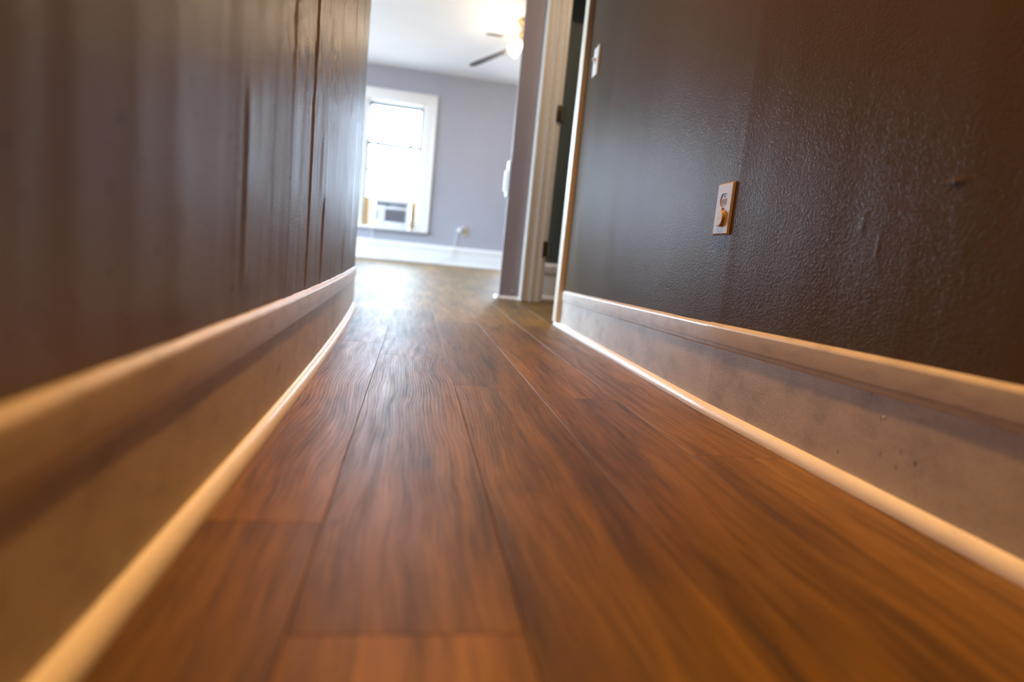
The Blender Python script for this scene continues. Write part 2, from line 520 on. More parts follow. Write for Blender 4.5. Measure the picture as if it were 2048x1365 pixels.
ysl = ys_range(BACK_Y, 0.1, 0.2)[:-1] + ys_range(0.1, 0.7, 0.012)[:-1] + ys_range(0.7, 1.6, 0.0035)[:-1] + ys_range(1.6, L_END, 0.008)
zsl = [0.0] + ys_range(0.15, 0.80, 0.0085) + ys_range(0.82, 1.4, 0.03) + [1.8, 2.2, CEIL]
wl = wall_sheet('wall_left', ysl, zsl, lambda y, z: xl(y) + (left_relief(y, z) if z > 0.15 and z < 2.5 else 0) - (0.003 if z < 0.19 else 0), -0.42, M['hall_left'], 1)
tag(wl, 'lumpy grey painted plaster wall along the left of the hall', kind='structure')

def lower_board(name, fx, side, ya, yb, ztop):
    bm = bmesh.new(); fr = []
    for y in ya_list(ya, yb):
        x = fx(y); z0 = zf(y)
        zt = ztop(y)
        fr.append([Vector((x, y, z0)), Vector((x, y, zt)), Vector((x + side * 0.012, y, zt)), Vector((x + side * 0.012, y, z0))])
    sweep(bm, fr)
    return obj(name, bm, M['lower'])
def ya_list(a, b):
    l = ys_range(a, b, 0.05)
    if a < KINK < b: l = sorted(set(l + [KINK]))
    return l

def rail_mesh(fx, side, zt, ya, yb, round_end=False, prot=0.0085, step=0.0):
    """cap rail: sloped top, flat face, small stepped bead underneath; side=-1 sticks out to -x"""
    bm = bmesh.new(); fr = []
    st = ya_list(ya, yb)
    if round_end:
        st = [y for y in st if y < yb - 0.02] + [yb - 0.02, yb - 0.012, yb - 0.006, yb - 0.002, yb]
    for y in st:
        z = zt(y); x = fx(y); s = side
        k = 1.0
        if round_end and y > yb - 0.02:
            q = (y - (yb - 0.02)) / 0.02
            k = math.sqrt(max(0.02, 1 - q * q)) * 0.75 + 0.25
        p = prot * k
        pr = [(0, 0), (p * 0.25, -0.001), (p * 0.86, -0.0062), (p, -0.0095), (p, -0.040), (p * 0.93, -0.043),
              (p * 0.55, -0.0432), (p * 0.52, -0.050), (p * 0.3, -0.054), (0, -0.0545)]
        w_ = 0.0006 * noise.noise(Vector((y * 23, 3.3 + side, 0)))
        fr.append([Vector((x + s * (a + (w_ if a > 0 else 0)), y, z + b)) for a, b in pr])
    sweep(bm, fr)
    return bm

def shoe_mesh(fshoe, side, ya, yb, h=0.023, wdt=0.0185):
    """quarter round; the curved flank faces the hall"""
    bm = bmesh.new(); fr = []
    for y in ya_list(ya, yb):
        xb = fshoe(y) - side * wdt; z0 = zf(y) + 0.0008
        pr = [(0, 0)] + [(wdt * math.cos(a), 0.0035 + (h - 0.0035) * math.sin(a)) for a in [PI / 2 * i / 8 for i in range(9)]]
        pr = [(0, 0), (wdt, 0)] + pr[1:]
        fr.append([Vector((xb + side * a, y, z0 + b)) for a, b in pr])
    # ease the far end
    sweep(bm, fr)
    return bm

bl = lower_board('baseboard_left', lambda y: xl(y) - 0.010, 1, BACK_Y + 0.01, L_END + 0.004, lambda y: zl_rail(y) - 0.006)
tag(bl, 'flat greige board below the cap rail on the left hall wall', kind='structure')
o = obj('cap_rail', rail_mesh(lambda y: xl(y), 1, zl_rail, BACK_Y + 0.01, L_END + 0.010, True), M['rail'], bl, True, auto=14)
tag(o, 'worn white cap rail along the left wall')
o = obj('shoe_moulding', shoe_mesh(xl_shoe, 1, BACK_Y + 0.01, L_END + 0.02), M['shoe'], bl, True, auto=50)
tag(o, 'glossy white quarter round moulding at the left floor edge')

# ------------------------------------------------------------------ right hall wall
def right_relief(y, z):
    d = 0.0022 * noise.noise(Vector((y * 4.0, z * 1.2, 11.2))) + 0.0009 * noise.noise(Vector((y * 13.0, z * 2.4, 5.2)))
    # old nail scar and a patched crack
    for (yy, zz, ry, rz, h) in ((0.700, 0.456, 0.012, 0.0022, 0.0022), (0.854, 0.405, 0.007, 0.012, 0.0008), (0.815, 0.37, 0.002, 0.016, 0.001)):
        e = ((y - yy) / ry) ** 2 + ((z - zz) / rz) ** 2
        if e < 6: d += h * math.exp(-e)
    return d
ysr = ys_range(BACK_Y, 0.4, 0.2)[:-1] + ys_range(0.4, 0.66, 0.02)[:-1] + ys_range(0.66, 0.9, 0.003)[:-1] + ys_range(0.9, 1.2, 0.02)[:-1] + ys_range(1.2, 1.26, 0.002)[:-1] + ys_range(1.26, R_END, 0.02)
zsr = [0.0] + ys_range(0.15, 0.34, 0.02)[:-1] + ys_range(0.34, 0.48, 0.0035)[:-1] + ys_range(0.48, 1.4, 0.03) + [1.8, 2.2, CEIL]
wr = wall_sheet('wall_right', ysr, zsr, lambda y, z: xr(y) - (right_relief(y, z) if z > 0.15 and z < 2.5 else -0.003), 0.83, M['hall'], -1)
tag(wr, 'smoother grey painted wall with the power outlet along the right of the hall', kind='structure')
br = lower_board('baseboard_right', lambda y: xr(y) + 0.010, -1, BACK_Y + 0.01, R_END - 0.03, lambda y: zr_rail(y) - 0.006)
tag(br, 'flat scuffed greige board below the cap rail on the right hall wall', kind='structure')
JOINT = 1.262
o = obj('cap_rail', rail_mesh(xr, -1, zr_rail, BACK_Y + 0.01, JOINT - 0.0006, prot=0.0095), M['rail'], br, True, auto=14)
tag(o, 'nearer length of worn white cap rail on the right wall')
o = obj('cap_rail', rail_mesh(xr, -1, lambda y: zr_rail(y) - 0.0012, JOINT + 0.0006, R_END - 0.072, True, prot=0.0085), M['rail'], br, True, auto=14)
tag(o, 'farther length of white cap rail with a rounded end')
o = obj('shoe_moulding', shoe_mesh(xr_shoe, -1, BACK_Y + 0.01, R_END + 0.01), M['shoe'], br, True, auto=50)
tag(o, 'glossy white quarter round moulding at the right floor edge')
# bare plaster chip on the lower board
bm = bmesh.new(); bmesh.ops.create_icosphere(bm, subdivisions=2, radius=0.0022)
bmesh.ops.scale(bm, vec=(0.4, 1.0, 0.9), verts=bm.verts)
o = obj('paint_chip', bm, M['plate_white'], br, True, loc=(xr(0.745) - 0.0022, 0.745, 0.126))
# corner casing at the end of the right wall
tr = boxo('trim_1', M['corner'], (xr(R_END) - 0.026, xr(R_END) + 0.002, R_END - 0.062, R_END + 0.004, zf(R_END) + 0.02, CEIL - 0.01), bev=0.004)
tag(tr, 'yellowed casing strip edging the far end of the right hall wall', kind='structure')

# ------------------------------------------------------------------ shell: room, passage, hall back
def shell(name, mat, b, label=None):
    return tag(boxo(name, mat, b), label, kind='structure')
shell('wall_hall_back', M['hall'], (-0.42, 0.83, BACK_Y - 0.1, BACK_Y, -0.05, CEIL), 'grey end wall of the hall behind the viewpoint')
shell('wall_room_near', M['room'], (ROOM_L, -0.42, L_END - 0.12, L_END, 0.0, CEIL), 'grey room wall continuing left from the hall corner')
shell('wall_room_left', M['room'], (ROOM_L - 0.12, ROOM_L, L_END - 0.12, 3.05, 0.0, CEIL), 'grey left wall of the far room')
WL2 = [(3.05, 4.35), (4.95, 6.25), (6.85, 8.15)]   # three side windows of the room, out of view behind the hall corner
ZS, ZT = 0.36, 2.44
bm = bmesh.new()
for a, b in WL2:
    box(bm, ROOM_L - 0.12, ROOM_L, a, b, 0.0, ZS); box(bm, ROOM_L - 0.12, ROOM_L, a, b, ZT, CEIL)
for a, b in ((4.35, 4.95), (6.25, 6.85), (8.15, FAR_Y + 0.2)): box(bm, ROOM_L - 0.12, ROOM_L, a, b, 0, CEIL)
tag(obj('wall_room_side', bm, M['room']), 'grey window wall on the left side of the far room', kind='structure')
shell('wall_room_right', M['room'], (ROOM_R, ROOM_R + 0.12, R_END - 0.12, FAR_Y + 0.2, 0.0, CEIL), 'grey right wall of the far room')
shell('wall_passage', M['hall'], (0.83, ROOM_R, R_END - 0.12, R_END, 0.0, CEIL), 'grey wall running right from the end of the hall')

# far wall with its window opening
GX0, GX1 = -0.765, 0.002                       # clear opening of the window
GZ0, GZ1 = 0.560, 2.262
bm = bmesh.new()
T0, T1 = FAR_Y, FAR_Y + 0.20
W2 = (-2.90, -1.60)                            # a second window of that wall, hidden by the hall wall
W5 = (1.50, 2.95)                              # a third one, hidden by the door wall
box(bm, ROOM_L, W2[0], T0, T1, 0, CEIL); box(bm, W2[1], GX0, T0, T1, 0, CEIL); box(bm, GX1, W5[0], T0, T1, 0, CEIL); box(bm, W5[1], ROOM_R, T0, T1, 0, CEIL)
for a, b in (W2, (GX0, GX1), W5):
    box(bm, a, b, T0, T1, 0, GZ0); box(bm, a, b, T0, T1, GZ1, CEIL)
wf = tag(obj('wall_far', bm, M['room']), 'blue grey wall of the far room around the window', kind='structure')

# ceiling
cl = shell('ceiling', M['ceil'], (ROOM_L - 0.12, ROOM_R + 0.12, BACK_Y - 0.1, FAR_Y + 0.2, CEIL, CEIL + 0.1), 'plain white ceiling over hall and far room')

# far room baseboard: tall board, moulded cap, shoe
def bb_profile_x(name, xa, xb, y, z0, parent=None, top=0.262):
    bm = bmesh.new()
    pr = [(0, 0), (-0.034, 0), (-0.034, 0.012), (-0.026, 0.026), (-0.019, 0.030), (-0.019, top - 0.085), (-0.016, top - 0.080), (-0.026, top - 0.074),
          (-0.030, top - 0.055), (-0.030, top - 0.022), (-0.022, top - 0.008), (-0.014, top), (0, top)]
    sweep(bm, [[Vector((x, y + a, z0 + b)) for a, b in pr] for x in (xa, xb)])
    return obj(name, bm, M['white'], parent, True, auto=25)
o = bb_profile_x('baseboard_far', ROOM_L, ROOM_R, FAR_Y, zf(FAR_Y))
tag(o, 'tall white moulded baseboard under the far window', kind='structure')

# ------------------------------------------------------------------ far window
wn = tag(empty('window_1', ((GX0 + GX1) / 2, FAR_Y, GZ0)), 'white double hung window in the far wall, daylight behind', kind='structure')
def wpart(name, mat, b, parent=None, bev=0.003):
    par = parent or wn
    o = boxo(name, mat, b, None, bev)
    o.parent = par; o.matrix_parent_inverse = Matrix.Translation(-Vector(wn.location))
    return o
CW = 0.165                                     # casing width
for xa, xb in ((GX0 - CW, GX0 + 0.006), (GX1 - 0.006, GX1 + CW)):
    bm = bmesh.new()
    box(bm, xa, xb, FAR_Y - 0.022, FAR_Y + 0.001, GZ0 - 0.03, GZ1 + 0.0, 0.003)
    e = xb - 0.035 if xa > -0.3 else xa
    box(bm, e, e + 0.035, FAR_Y - 0.036, FAR_Y - 0.018, GZ0 - 0.03, GZ1 + 0.0, 0.006)
    o = obj('side_casing', bm, M['white'], None, True, auto=40); o.parent = wn; o.matrix_parent_inverse = Matrix.Translation(-Vector(wn.location))
bm = bmesh.new()
box(bm, GX0 - CW, GX1 + CW, FAR_Y - 0.022, FAR_Y + 0.001, GZ1 - 0.006, GZ1 + 0.135, 0.003)
box(bm, GX0 - CW, GX1 + CW, FAR_Y - 0.036, FAR_Y - 0.018, GZ1 + 0.10, GZ1 + 0.135, 0.006)
box(bm, GX0, GX1, FAR_Y - 0.028, FAR_Y - 0.015, GZ1 - 0.004, GZ1 + 0.014, 0.003)
o = obj('head_casing', bm, M['white'], None, True, auto=40); o.parent = wn; o.matrix_parent_inverse = Matrix.Translation(-Vector(wn.location))
wpart('sill', M['white'], (GX0 - CW - 0.0, GX1 + CW - 0.01, FAR_Y - 0.075, FAR_Y + 0.19, GZ0 - 0.028, GZ0 + 0.004), bev=0.008)
wpart('apron', M['room'], (GX0 - CW + 0.01, GX1 + CW - 0.02, FAR_Y - 0.016, FAR_Y + 0.001, GZ0 - 0.062, GZ0 - 0.028))
wpart('jamb', M['white'], (GX0 - 0.001, GX0 + 0.02, FAR_Y - 0.002, FAR_Y + 0.19, GZ0, GZ1), bev=0)
wpart('jamb', M['white'], (GX1 - 0.02, GX1 + 0.001, FAR_Y - 0.002, FAR_Y + 0.19, GZ0, GZ1), bev=0)
wpart('head_jamb', M['white'], (GX0, GX1, FAR_Y - 0.002, FAR_Y + 0.19, GZ1 - 0.02, GZ1 + 0.001), bev=0)
SA = 0.945                                     # the raised lower sash stands on the air conditioner
MEET = 1.70
def sash(name, y, z0, z1, mat, bars=(), st=0.030, bt=0.045, tp=0.04):
    bm = bmesh.new()
    box(bm, GX0 + 0.02, GX0 + 0.02 + st, y, y + 0.035, z0, z1, 0.003)
    box(bm, GX1 - 0.02 - st, GX1 - 0.02, y, y + 0.035, z0, z1, 0.003)
    box(bm, GX0 + 0.02, GX1 - 0.02, y, y + 0.035, z0, z0 + bt, 0.003)
    box(bm, GX0 + 0.02, GX1 - 0.02, y, y + 0.035, z1 - tp, z1, 0.003)
    o = obj(name, bm, mat, None, True, auto=40); o.parent = wn; o.matrix_parent_inverse = Matrix.Translation(-Vector(wn.location))
    zz = [z0 + bt] + list(bars) + [z1 - tp]
    for b in bars:
        q = boxo('glazing_bar', mat, (GX0 + 0.045, GX1 - 0.045, y + 0.008, y + 0.028, b - 0.024, b + 0.024), None, 0.003)
        q.parent = o
    for a, b in zip(zz[:-1], zz[1:]):
        q = boxo('pane', M['pane'], (GX0 + 0.045, GX1 - 0.045, y + 0.016, y + 0.019, a - 0.004, b + 0.004), None)
        q.parent = o
    return o
sash('upper_sash', FAR_Y + 0.115, MEET - 0.02, GZ1 - 0.02, M['dark_rail'], (), bt=0.040, tp=0.045)
sash('lower_sash', FAR_Y + 0.070, SA, MEET + 0.016, M['dark_rail'], (1.335,), bt=0.018, tp=0.055)
for x in (-0.60, -0.15):
    q = boxo('sash_lock', M['dark_rail'], (x - 0.025, x + 0.025, FAR_Y + 0.055, FAR_Y + 0.085, MEET + 0.014, MEET + 0.030), None, 0.004)
    q.parent = wn; q.matrix_parent_inverse = Matrix.Translation(-Vector(wn.location))
portal(((GX0 + GX1) / 2, FAR_Y + 0.21, (SA + GZ1) / 2), (-PI / 2, 0, 0), GX1 - GX0, GZ1 - SA)

# the other windows of the room (light sources of the room)
def plain_window(name, label, axis, a, b, pos):
    e = tag(empty(name, (0, 0, 0)), label, kind='structure')
    bm = bmesh.new()
    def bx(u0, u1, v0, v1, z0, z1):
        if axis == 'x': box(bm, u0, u1, v0, v1, z0, z1, 0.004)
        else: box(bm, v0, v1, u0, u1, z0, z1, 0.004)
    s = -1 if axis == 'x' else 1
    d0, d1 = sorted((pos, pos + s * 0.024))
    z0, z1 = (GZ0, GZ1) if axis == 'x' else (ZS, ZT)
    bx(a - 0.15, a, d0, d1, z0, z1 + 0.15); bx(b, b + 0.15, d0, d1, z0, z1 + 0.15); bx(a, b, d0, d1, z1, z1 + 0.15)
    bx(a - 0.17, b + 0.17, *sorted((pos, pos + s * 0.06)), z0 - 0.03, z0)
    obj('casing', bm, M['white'], e, True, auto=40)
    bm = bmesh.new()
    dd = sorted((pos - s * 0.05, pos - s * 0.09)); mid = (z0 + z1) / 2
    for zz in (z0, mid - 0.02, z1 - 0.04): bx(a, b, *dd, zz, zz + 0.04)
    bx(a, a + 0.035, *dd, z0, z1); bx(b - 0.035, b, *dd, z0, z1)
    obj('sash', bm, M['white'], e, True, auto=40)
    return e
plain_window('window_2', 'plain white window farther left on the far wall', 'x', W2[0], W2[1], FAR_Y)
portal(((W2[0] + W2[1]) / 2, FAR_Y + 0.21, (GZ0 + GZ1) / 2), (-PI / 2, 0, 0), W2[1] - W2[0], GZ1 - GZ0)
plain_window('window_6', 'plain white window right of the door wall on the far wall', 'x', W5[0], W5[1], FAR_Y)
portal(((W5[0] + W5[1]) / 2, FAR_Y + 0.21, (GZ0 + GZ1) / 2), (-PI / 2, 0, 0), W5[1] - W5[0], GZ1 - GZ0)
for i, (a, b) in enumerate(WL2):
    plain_window('window_%d' % (3 + i), 'plain white window in the left wall, %s' % ('nearest the hall', 'the middle of three', 'nearest the far corner')[i], 'y', a, b, ROOM_L)
    portal((ROOM_L - 0.13, (a + b) / 2, (ZS + ZT) / 2), (0, -PI / 2, 0), ZT - ZS, b - a)

# ------------------------------------------------------------------ air conditioner in the window
AX0, AX1, AZ0, AZ1 = -0.590, -0.105, 0.566, 0.930
ac = tag(empty('air_conditioner', ((AX0 + AX1) / 2, FAR_Y - 0.04, AZ0)), 'white window air conditioner with dark louvred grille under the sash', 'air conditioner')
def acp(name, mat, b, bev=0.004, parent=None):
    o = boxo(name, mat, b, None, bev); o.parent = parent or ac
    o.matrix_parent_inverse = Matrix.Translation(-Vector(ac.location)); return o
AY = FAR_Y - 0.06
acp('body', M['ac_white'], (AX0 + 0.012, AX1 - 0.012, AY + 0.03, FAR_Y + 0.36, AZ0, AZ1), 0.006)
bm = bmesh.new()                                # front bezel with openings
GA, GB, GC, GD = AX0 + 0.155, AX1 - 0.045, AZ0 + 0.075, AZ0 + 0.245
box(bm, AX0, GA, AY, AY + 0.035, AZ0, AZ1 - 0.075, 0.006); box(bm, GB, AX1, AY, AY + 0.035, AZ0, AZ1 - 0.03, 0.006)
box(bm, GA - 0.002, GB + 0.002, AY, AY + 0.035, AZ0, GC, 0.006); box(bm, GA - 0.002, GB + 0.002, AY, AY + 0.035, GD, GD + 0.032, 0.005)
o = obj('front_panel', bm, M['ac_white'], None, True, auto=40); o.parent = ac; o.matrix_parent_inverse = Matrix.Translation(-Vector(ac.location))
acp('air_outlet', M['ac_grey'], (AX0 + 0.01, GB + 0.002, AY + 0.015, AY + 0.034, GD + 0.030, AZ1 - 0.028), 0.003)
acp('outlet_vane', M['ac_mid'], ((AX0 + AX1) / 2 - 0.03, GB, AY + 0.004, AY + 0.018, GD + 0.034, GD + 0.062), 0.003)
acp('top_strip', M['ac_white'], (AX0 - 0.004, AX1 + 0.004, AY + 0.002, AY + 0.04, AZ1 - 0.028, AZ1 + 0.012), 0.005)
acp('control_panel', M['ac_mid'], (AX0 + 0.022, AX0 + 0.055, AY - 0.004, AY + 0.012, GC + 0.02, GD - 0.02), 0.003)
bm = bmesh.new()
n = 17
for i in range(n):
    z = GC + (GD - GC) * (i + 0.5) / n
    b2 = bmesh.new(); bmesh.ops.create_cube(b2, size=1); bmesh.ops.scale(b2, vec=(GB - GA, 0.014, 0.0022), verts=b2.verts)
    merge(bm, b2, Matrix.Translation(((GA + GB) / 2, AY + 0.016, z)) @ Matrix.Rotation(math.radians(-28), 4, 'X'))
o = obj('louvres', bm, M['ac_mid']); o.parent = ac; o.matrix_parent_inverse = Matrix.Translation(-Vector(ac.location)); o['kind'] = 'stuff'
acp('grille_backing', M['ac_grey'], (GA - 0.004, GB + 0.004, AY + 0.026, AY + 0.034, GC - 0.004, GD + 0.004), 0)
o = boxo('filler_board', M['ply'], (GX0 + 0.021, AX0 - 0.075, FAR_Y + 0.068, FAR_Y + 0.087, GZ0 + 0.005, SA - 0.002), None, 0.002)
tag(o, 'raw yellow wood board filling the gap left of the air conditioner', 'board', 'filler boards beside the air conditioner')
o = boxo('filler_board', M['ply'], (AX1 + 0.006, GX1 - 0.021, FAR_Y + 0.068, FAR_Y + 0.087, GZ0 + 0.005, SA - 0.002), None, 0.002)
tag(o, 'raw yellow wood board filling the gap right of the air conditioner', 'board', 'filler boards beside the air conditioner')
o = boxo('side_curtain', M['plate_white'], (AX0 - 0.074, AX0 - 0.005, FAR_Y + 0.05, FAR_Y + 0.067, GZ0 + 0.005, AZ1 + 0.01), None, 0.003)
tag(o, 'white plastic side panel between yellow board and air conditioner', 'side panel')
bm = bmesh.new(); tube(bm, [(AX1 + 0.01, AY - 0.02, GZ0 + 0.012), (AX1 + 0.012, AY - 0.02, GZ0 + 0.05), (AX1 + 0.014, AY - 0.02, GZ0 + 0.115), (AX1 + 0.014, AY - 0.02, GZ0 + 0.12)], [0.014, 0.018, 0.018, 0.009], 14)
o = tag(obj('plastic_bottle', bm, M['plate_white'], None, True), 'small white bottle on the sill right of the air conditioner', 'bottle')

# ------------------------------------------------------------------ far outlet with plug and cord
def wall_outlet_far():
    x, z = 0.700, 0.612
    e = tag(empty('wall_outlet', (x, FAR_Y, z)), 'almond outlet cover low on the blue grey far wall', 'outlet')
    boxo('cover_plate', M['plate'], (-0.037, 0.037, -0.007, 0, -0.06, 0.06), e, 0.003)
    for dz in (-0.022, 0.022):
        r = boxo('receptacle', M['plate'], (-0.016, 0.016, -0.010, -0.005, dz - 0.014, dz + 0.014), e, 0.004)
    return x, z
ox, oz = wall_outlet_far()
pl = tag(empty('plug_adapter', (ox - 0.10, FAR_Y, oz + 0.015)), 'white plug adapter beside the far almond outlet', 'plug')
bm = bmesh.new()
lathe(bm, [(0, -0.03), (0.024, -0.03), (0.030, -0.024), (0.030, 0.0), (0.026, 0.012), (0, 0.014)], 20, Matrix.Translation((0, -0.05, 0.0)) @ Matrix.Rotation(PI / 2, 4, 'X'))
obj('plug_body', bm, M['plate_white'], pl, True, auto=40)
bm = bmesh.new(); tube(bm, spline([(0.01, -0.045, 0.012), (0.045, -0.06, 0.052), (0.085, -0.035, 0.050), (0.100, -0.010, 0.018)], 8), 0.007, 8)
obj('lead', bm, M['cord'], pl, True)
pts = [(AX0 - 0.02, AY + 0.02, AZ0 + 0.02), (AX0 - 0.01, FAR_Y - 0.075, AZ0 - 0.06), (-0.585, FAR_Y - 0.07, 0.40), (-0.50, FAR_Y - 0.075, 0.235), (-0.36, FAR_Y - 0.10, 0.150), (-0.15, FAR_Y - 0.16, 0.134),
       (0.15, FAR_Y - 0.19, 0.136), (0.36, FAR_Y - 0.13, 0.140), (0.47, FAR_Y - 0.075, 0.205), (0.535, FAR_Y - 0.06, 0.33), (0.555, FAR_Y - 0.05, 0.47), (0.562, FAR_Y - 0.05, 0.56), (0.572, FAR_Y - 0.05, 0.585)]
bm = bmesh.new(); tube(bm, spline(pts, 8), 0.0055, 8)
o = tag(obj('power_cord', bm, M['cord'], ac, True), 'pale power cord looping along the far baseboard')
o.matrix_parent_inverse = Matrix.Translation(-Vector(ac.location))

# ------------------------------------------------------------------ wall with the door opening
DX0 = 0.578                                    # free end of that wall
J0, J1 = 0.876, 1.70                           # door opening
DH = 2.05
bm = bmesh.new()
sweep(bm, [[Vector((DX0, DOOR_Y, z)), Vector((J0 - 0.02, DOOR_Y, z)), Vector((J0 - 0.02, DOOR_Y + 0.12, z)), Vector((DX0 + 0.014, DOOR_Y + 0.12, z))] for z in (0.0, CEIL)])
box(bm, J1 + 0.02, ROOM_R, DOOR_Y, DOOR_Y + 0.12, 0.0, CEIL)
box(bm, J0 - 0.02, J1 + 0.02, DOOR_Y, DOOR_Y + 0.12, DH + 0.02, CEIL)
wd = tag(obj('wall_door', bm, M['mauve']), 'mauve grey wall stub facing down the hall beside the door casing', kind='structure')
bm = bmesh.new(); lathe(bm, [(0, 0.004), (0.009, 0.004), (0.011, 0.0)], 16, Matrix.Rotation(PI / 2, 4, 'X'))
o = obj('wall_plug', bm, M['mauve'], wd, True, loc=(0.672, DOOR_Y, 0.085))
dz0 = zf(DOOR_Y) + 0.001
bm = bmesh.new()                                # shoe moulding wrapping the stub's end
h, q = 0.021, 0.017
pr = [(0, 0), (q, 0)] + [(q * math.cos(a), 0.004 + (h - 0.004) * math.sin(a)) for a in [PI / 2 * i / 6 for i in range(7)]]
sweep(bm, [[Vector((x, DOOR_Y - a, dz0 + b)) for a, b in pr] for x in (DX0 - 0.016, 0.716)])
sweep(bm, [[Vector((DX0 - a, y, dz0 + b)) for a, b in pr] for y in (DOOR_Y - 0.016, DOOR_Y + 0.13)])
tag(obj('baseboard_door', bm, M['shoe'], None, True, auto=50), 'low white quarter round moulding under the mauve wall stub', kind='structure')

dr = tag(empty('door_1', (J0, DOOR_Y, dz0)), 'door opening with moulded cream casing and dark hinges', kind='structure')
DI = Matrix.Translation((-J0, -DOOR_Y, -dz0))
def dpart(name, bm, mat, parent=None, smooth=True):
    o = obj(name, bm, mat, None, smooth, auto=35); o.parent = parent or dr
    if not parent: o.matrix_parent_inverse = DI
    return o
CA = 0.714                                     # outer edge of the casing
def casing_prof(s=1, edge=CA):
    # (across, out) of the moulded casing, from the outer edge to the opening
    p = [(0, 0), (0, 0.030), (0.004, 0.037), (0.012, 0.040), (0.022, 0.037), (0.030, 0.028), (0.036, 0.016), (0.060, 0.014), (0.064, 0.022), (0.070, 0.029), (0.078, 0.030), (0.087, 0.022),
         (0.094, 0.014), (0.118, 0.013), (0.124, 0.017), (0.132, 0.017), (0.138, 0.010), (0.146, 0.010), (0.150, 0.0)]
    return [(edge + s * a, b) for a, b in p]
bm = bmesh.new()
sweep(bm, [[Vector((x, DOOR_Y - d, z)) for x, d in casing_prof()] for z in (dz0, DH + 0.14)])
dpart('casing', bm, M['cream'])
bm = bmesh.new()
sweep(bm, [[Vector((x, DOOR_Y - d, z)) for x, d in casing_prof(-1, J1 + 0.166)] for z in (dz0, DH + 0.14)])
dpart('casing', bm, M['cream'])
bm = bmesh.new()
sweep(bm, [[Vector((x, DOOR_Y - d, DH + 0.16 - (xx - CA))) for xx, d in casing_prof()] for x in (CA + 0.12, J1 + 0.05)])
dpart('head_casing', bm, M['cream'])
bm = bmesh.new()
box(bm, J0 - 0.022, J0, DOOR_Y - 0.004, DOOR_Y + 0.125, dz0, DH, 0.002)
box(bm, J0 - 0.002, J0 + 0.012, DOOR_Y + 0.052, DOOR_Y + 0.090, dz0, DH, 0.002)
dpart('jamb', bm, M['cream'])
bm = bmesh.new(); box(bm, J1, J1 + 0.022, DOOR_Y - 0.004, DOOR_Y + 0.125, dz0, DH, 0.002)
dpart('jamb', bm, M['cream'])
bm = bmesh.new(); box(bm, J0 - 0.02, J1 + 0.02, DOOR_Y - 0.004, DOOR_Y + 0.125, DH, DH + 0.022, 0.002)
dpart('head_jamb', bm, M['cream'])
for z in (0.385, 1.262):                       # leaf on the casing's inner edge, knuckles standing out
    bm = bmesh.new(); box(bm, J0 - 0.034, J0 + 0.004, DOOR_Y - 0.019, DOOR_Y - 0.010, z - 0.052, z + 0.052, 0.001)
    hg = dpart('hinge', bm, M['hinge'])
    bm = bmesh.new()
    for k in range(5):
        lathe(bm, [(0, -0.0095), (0.0085, -0.0095), (0.0085, 0.0095), (0, 0.0095)], 12, Matrix.Translation((J0 + 0.012, DOOR_Y - 0.022, z - 0.040 + k * 0.02)))
    lathe(bm, [(0, -0.013), (0.006, -0.010), (0.009, -0.004), (0.004, 0)], 12, Matrix.Translation((J0 + 0.012, DOOR_Y - 0.022, z - 0.050)))
    k = dpart('knuckle', bm, M['hinge']); k.parent = hg; k.matrix_parent_inverse = Matrix.Identity(4)
# closet wall directly behind the opening, dark paint over a pale baseboard
CY = DOOR_Y + 0.20
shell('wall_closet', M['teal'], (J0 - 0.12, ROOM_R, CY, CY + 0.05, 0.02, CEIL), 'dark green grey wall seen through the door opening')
o = bb_profile_x('baseboard_closet', J0 - 0.12, ROOM_R, CY, zf(CY) + 0.002)
tag(o, 'pale moulded baseboard seen through the door opening', kind='structure')
# switch plate on the end of the stub, seen edge-on
sw = tag(empty('dimmer_switch', (DX0, DOOR_Y + 0.055, 0.82)), 'white dimmer plate seen edge-on at the end of the mauve wall stub', 'switch')
bm = bmesh.new(); box(bm, -0.010, 0.0, -0.036, 0.036, -0.115, 0.115, 0.004)
obj('cover_plate', bm, M['plate_white'], sw, True, auto=40)
bm = bmesh.new(); box(bm, -0.026, -0.008, -0.016, 0.016, -0.085, 0.055, 0.006)
obj('rocker', bm, M['plate_white'], sw, True, auto=40)

# ------------------------------------------------------------------ power outlet on the right wall
OY, OZ = 1.272, 0.455
ang = math.atan2(xr(OY + 0.03) - xr(OY - 0.03), 0.06)
def on_right_wall(name, y, z, out=0.0):
    e = empty(name, (xr(y) - out, y, z))
    # local X = out of the wall (to the hall), local Y = along the wall towards the camera, local Z = up
    e.rotation_euler = (0, 0, PI - ang if y < KINK else PI - math.atan2(xr(y + 0.02) - xr(y - 0.02), 0.04))
    return e
ol = tag(on_right_wall('power_outlet', OY, OZ, 0.001), 'almond duplex outlet cover on the right hall wall', 'outlet')
def disc_outline(rx, rz, n, cut):
    pts = []
    for i in range(n):
        a = 2 * PI * i / n
        pts.append((rx * math.cos(a), max(-cut, min(cut, rz * math.sin(a)))))
    return pts
# cover plate: bevelled front with a receptacle window cut as a real recess
bm = bmesh.new()
PWD, PHT, PD, PB = 0.0355, 0.0575, 0.0052, 0.0034
outer0 = [(-PWD, -PHT), (PWD, -PHT), (PWD, PHT), (-PWD, PHT)]
outer1 = [(-PWD + PB, -PHT + PB), (PWD - PB, -PHT + PB), (PWD - PB, PHT - PB), (-PWD + PB, PHT - PB)]
v0 = [bm.verts.new((0, a, b)) for a, b in outer0]
v05 = [bm.verts.new((0.0008, a, b)) for a, b in outer0]
v1 = [bm.verts.new((PD, a, b)) for a, b in outer1]
for A, B in ((v0, v05), (v05, v1)):
    for i in range(4): bm.faces.new((A[i], A[(i + 1) % 4], B[(i + 1) % 4], B[i]))
bm.faces.new(list(reversed(v0)))
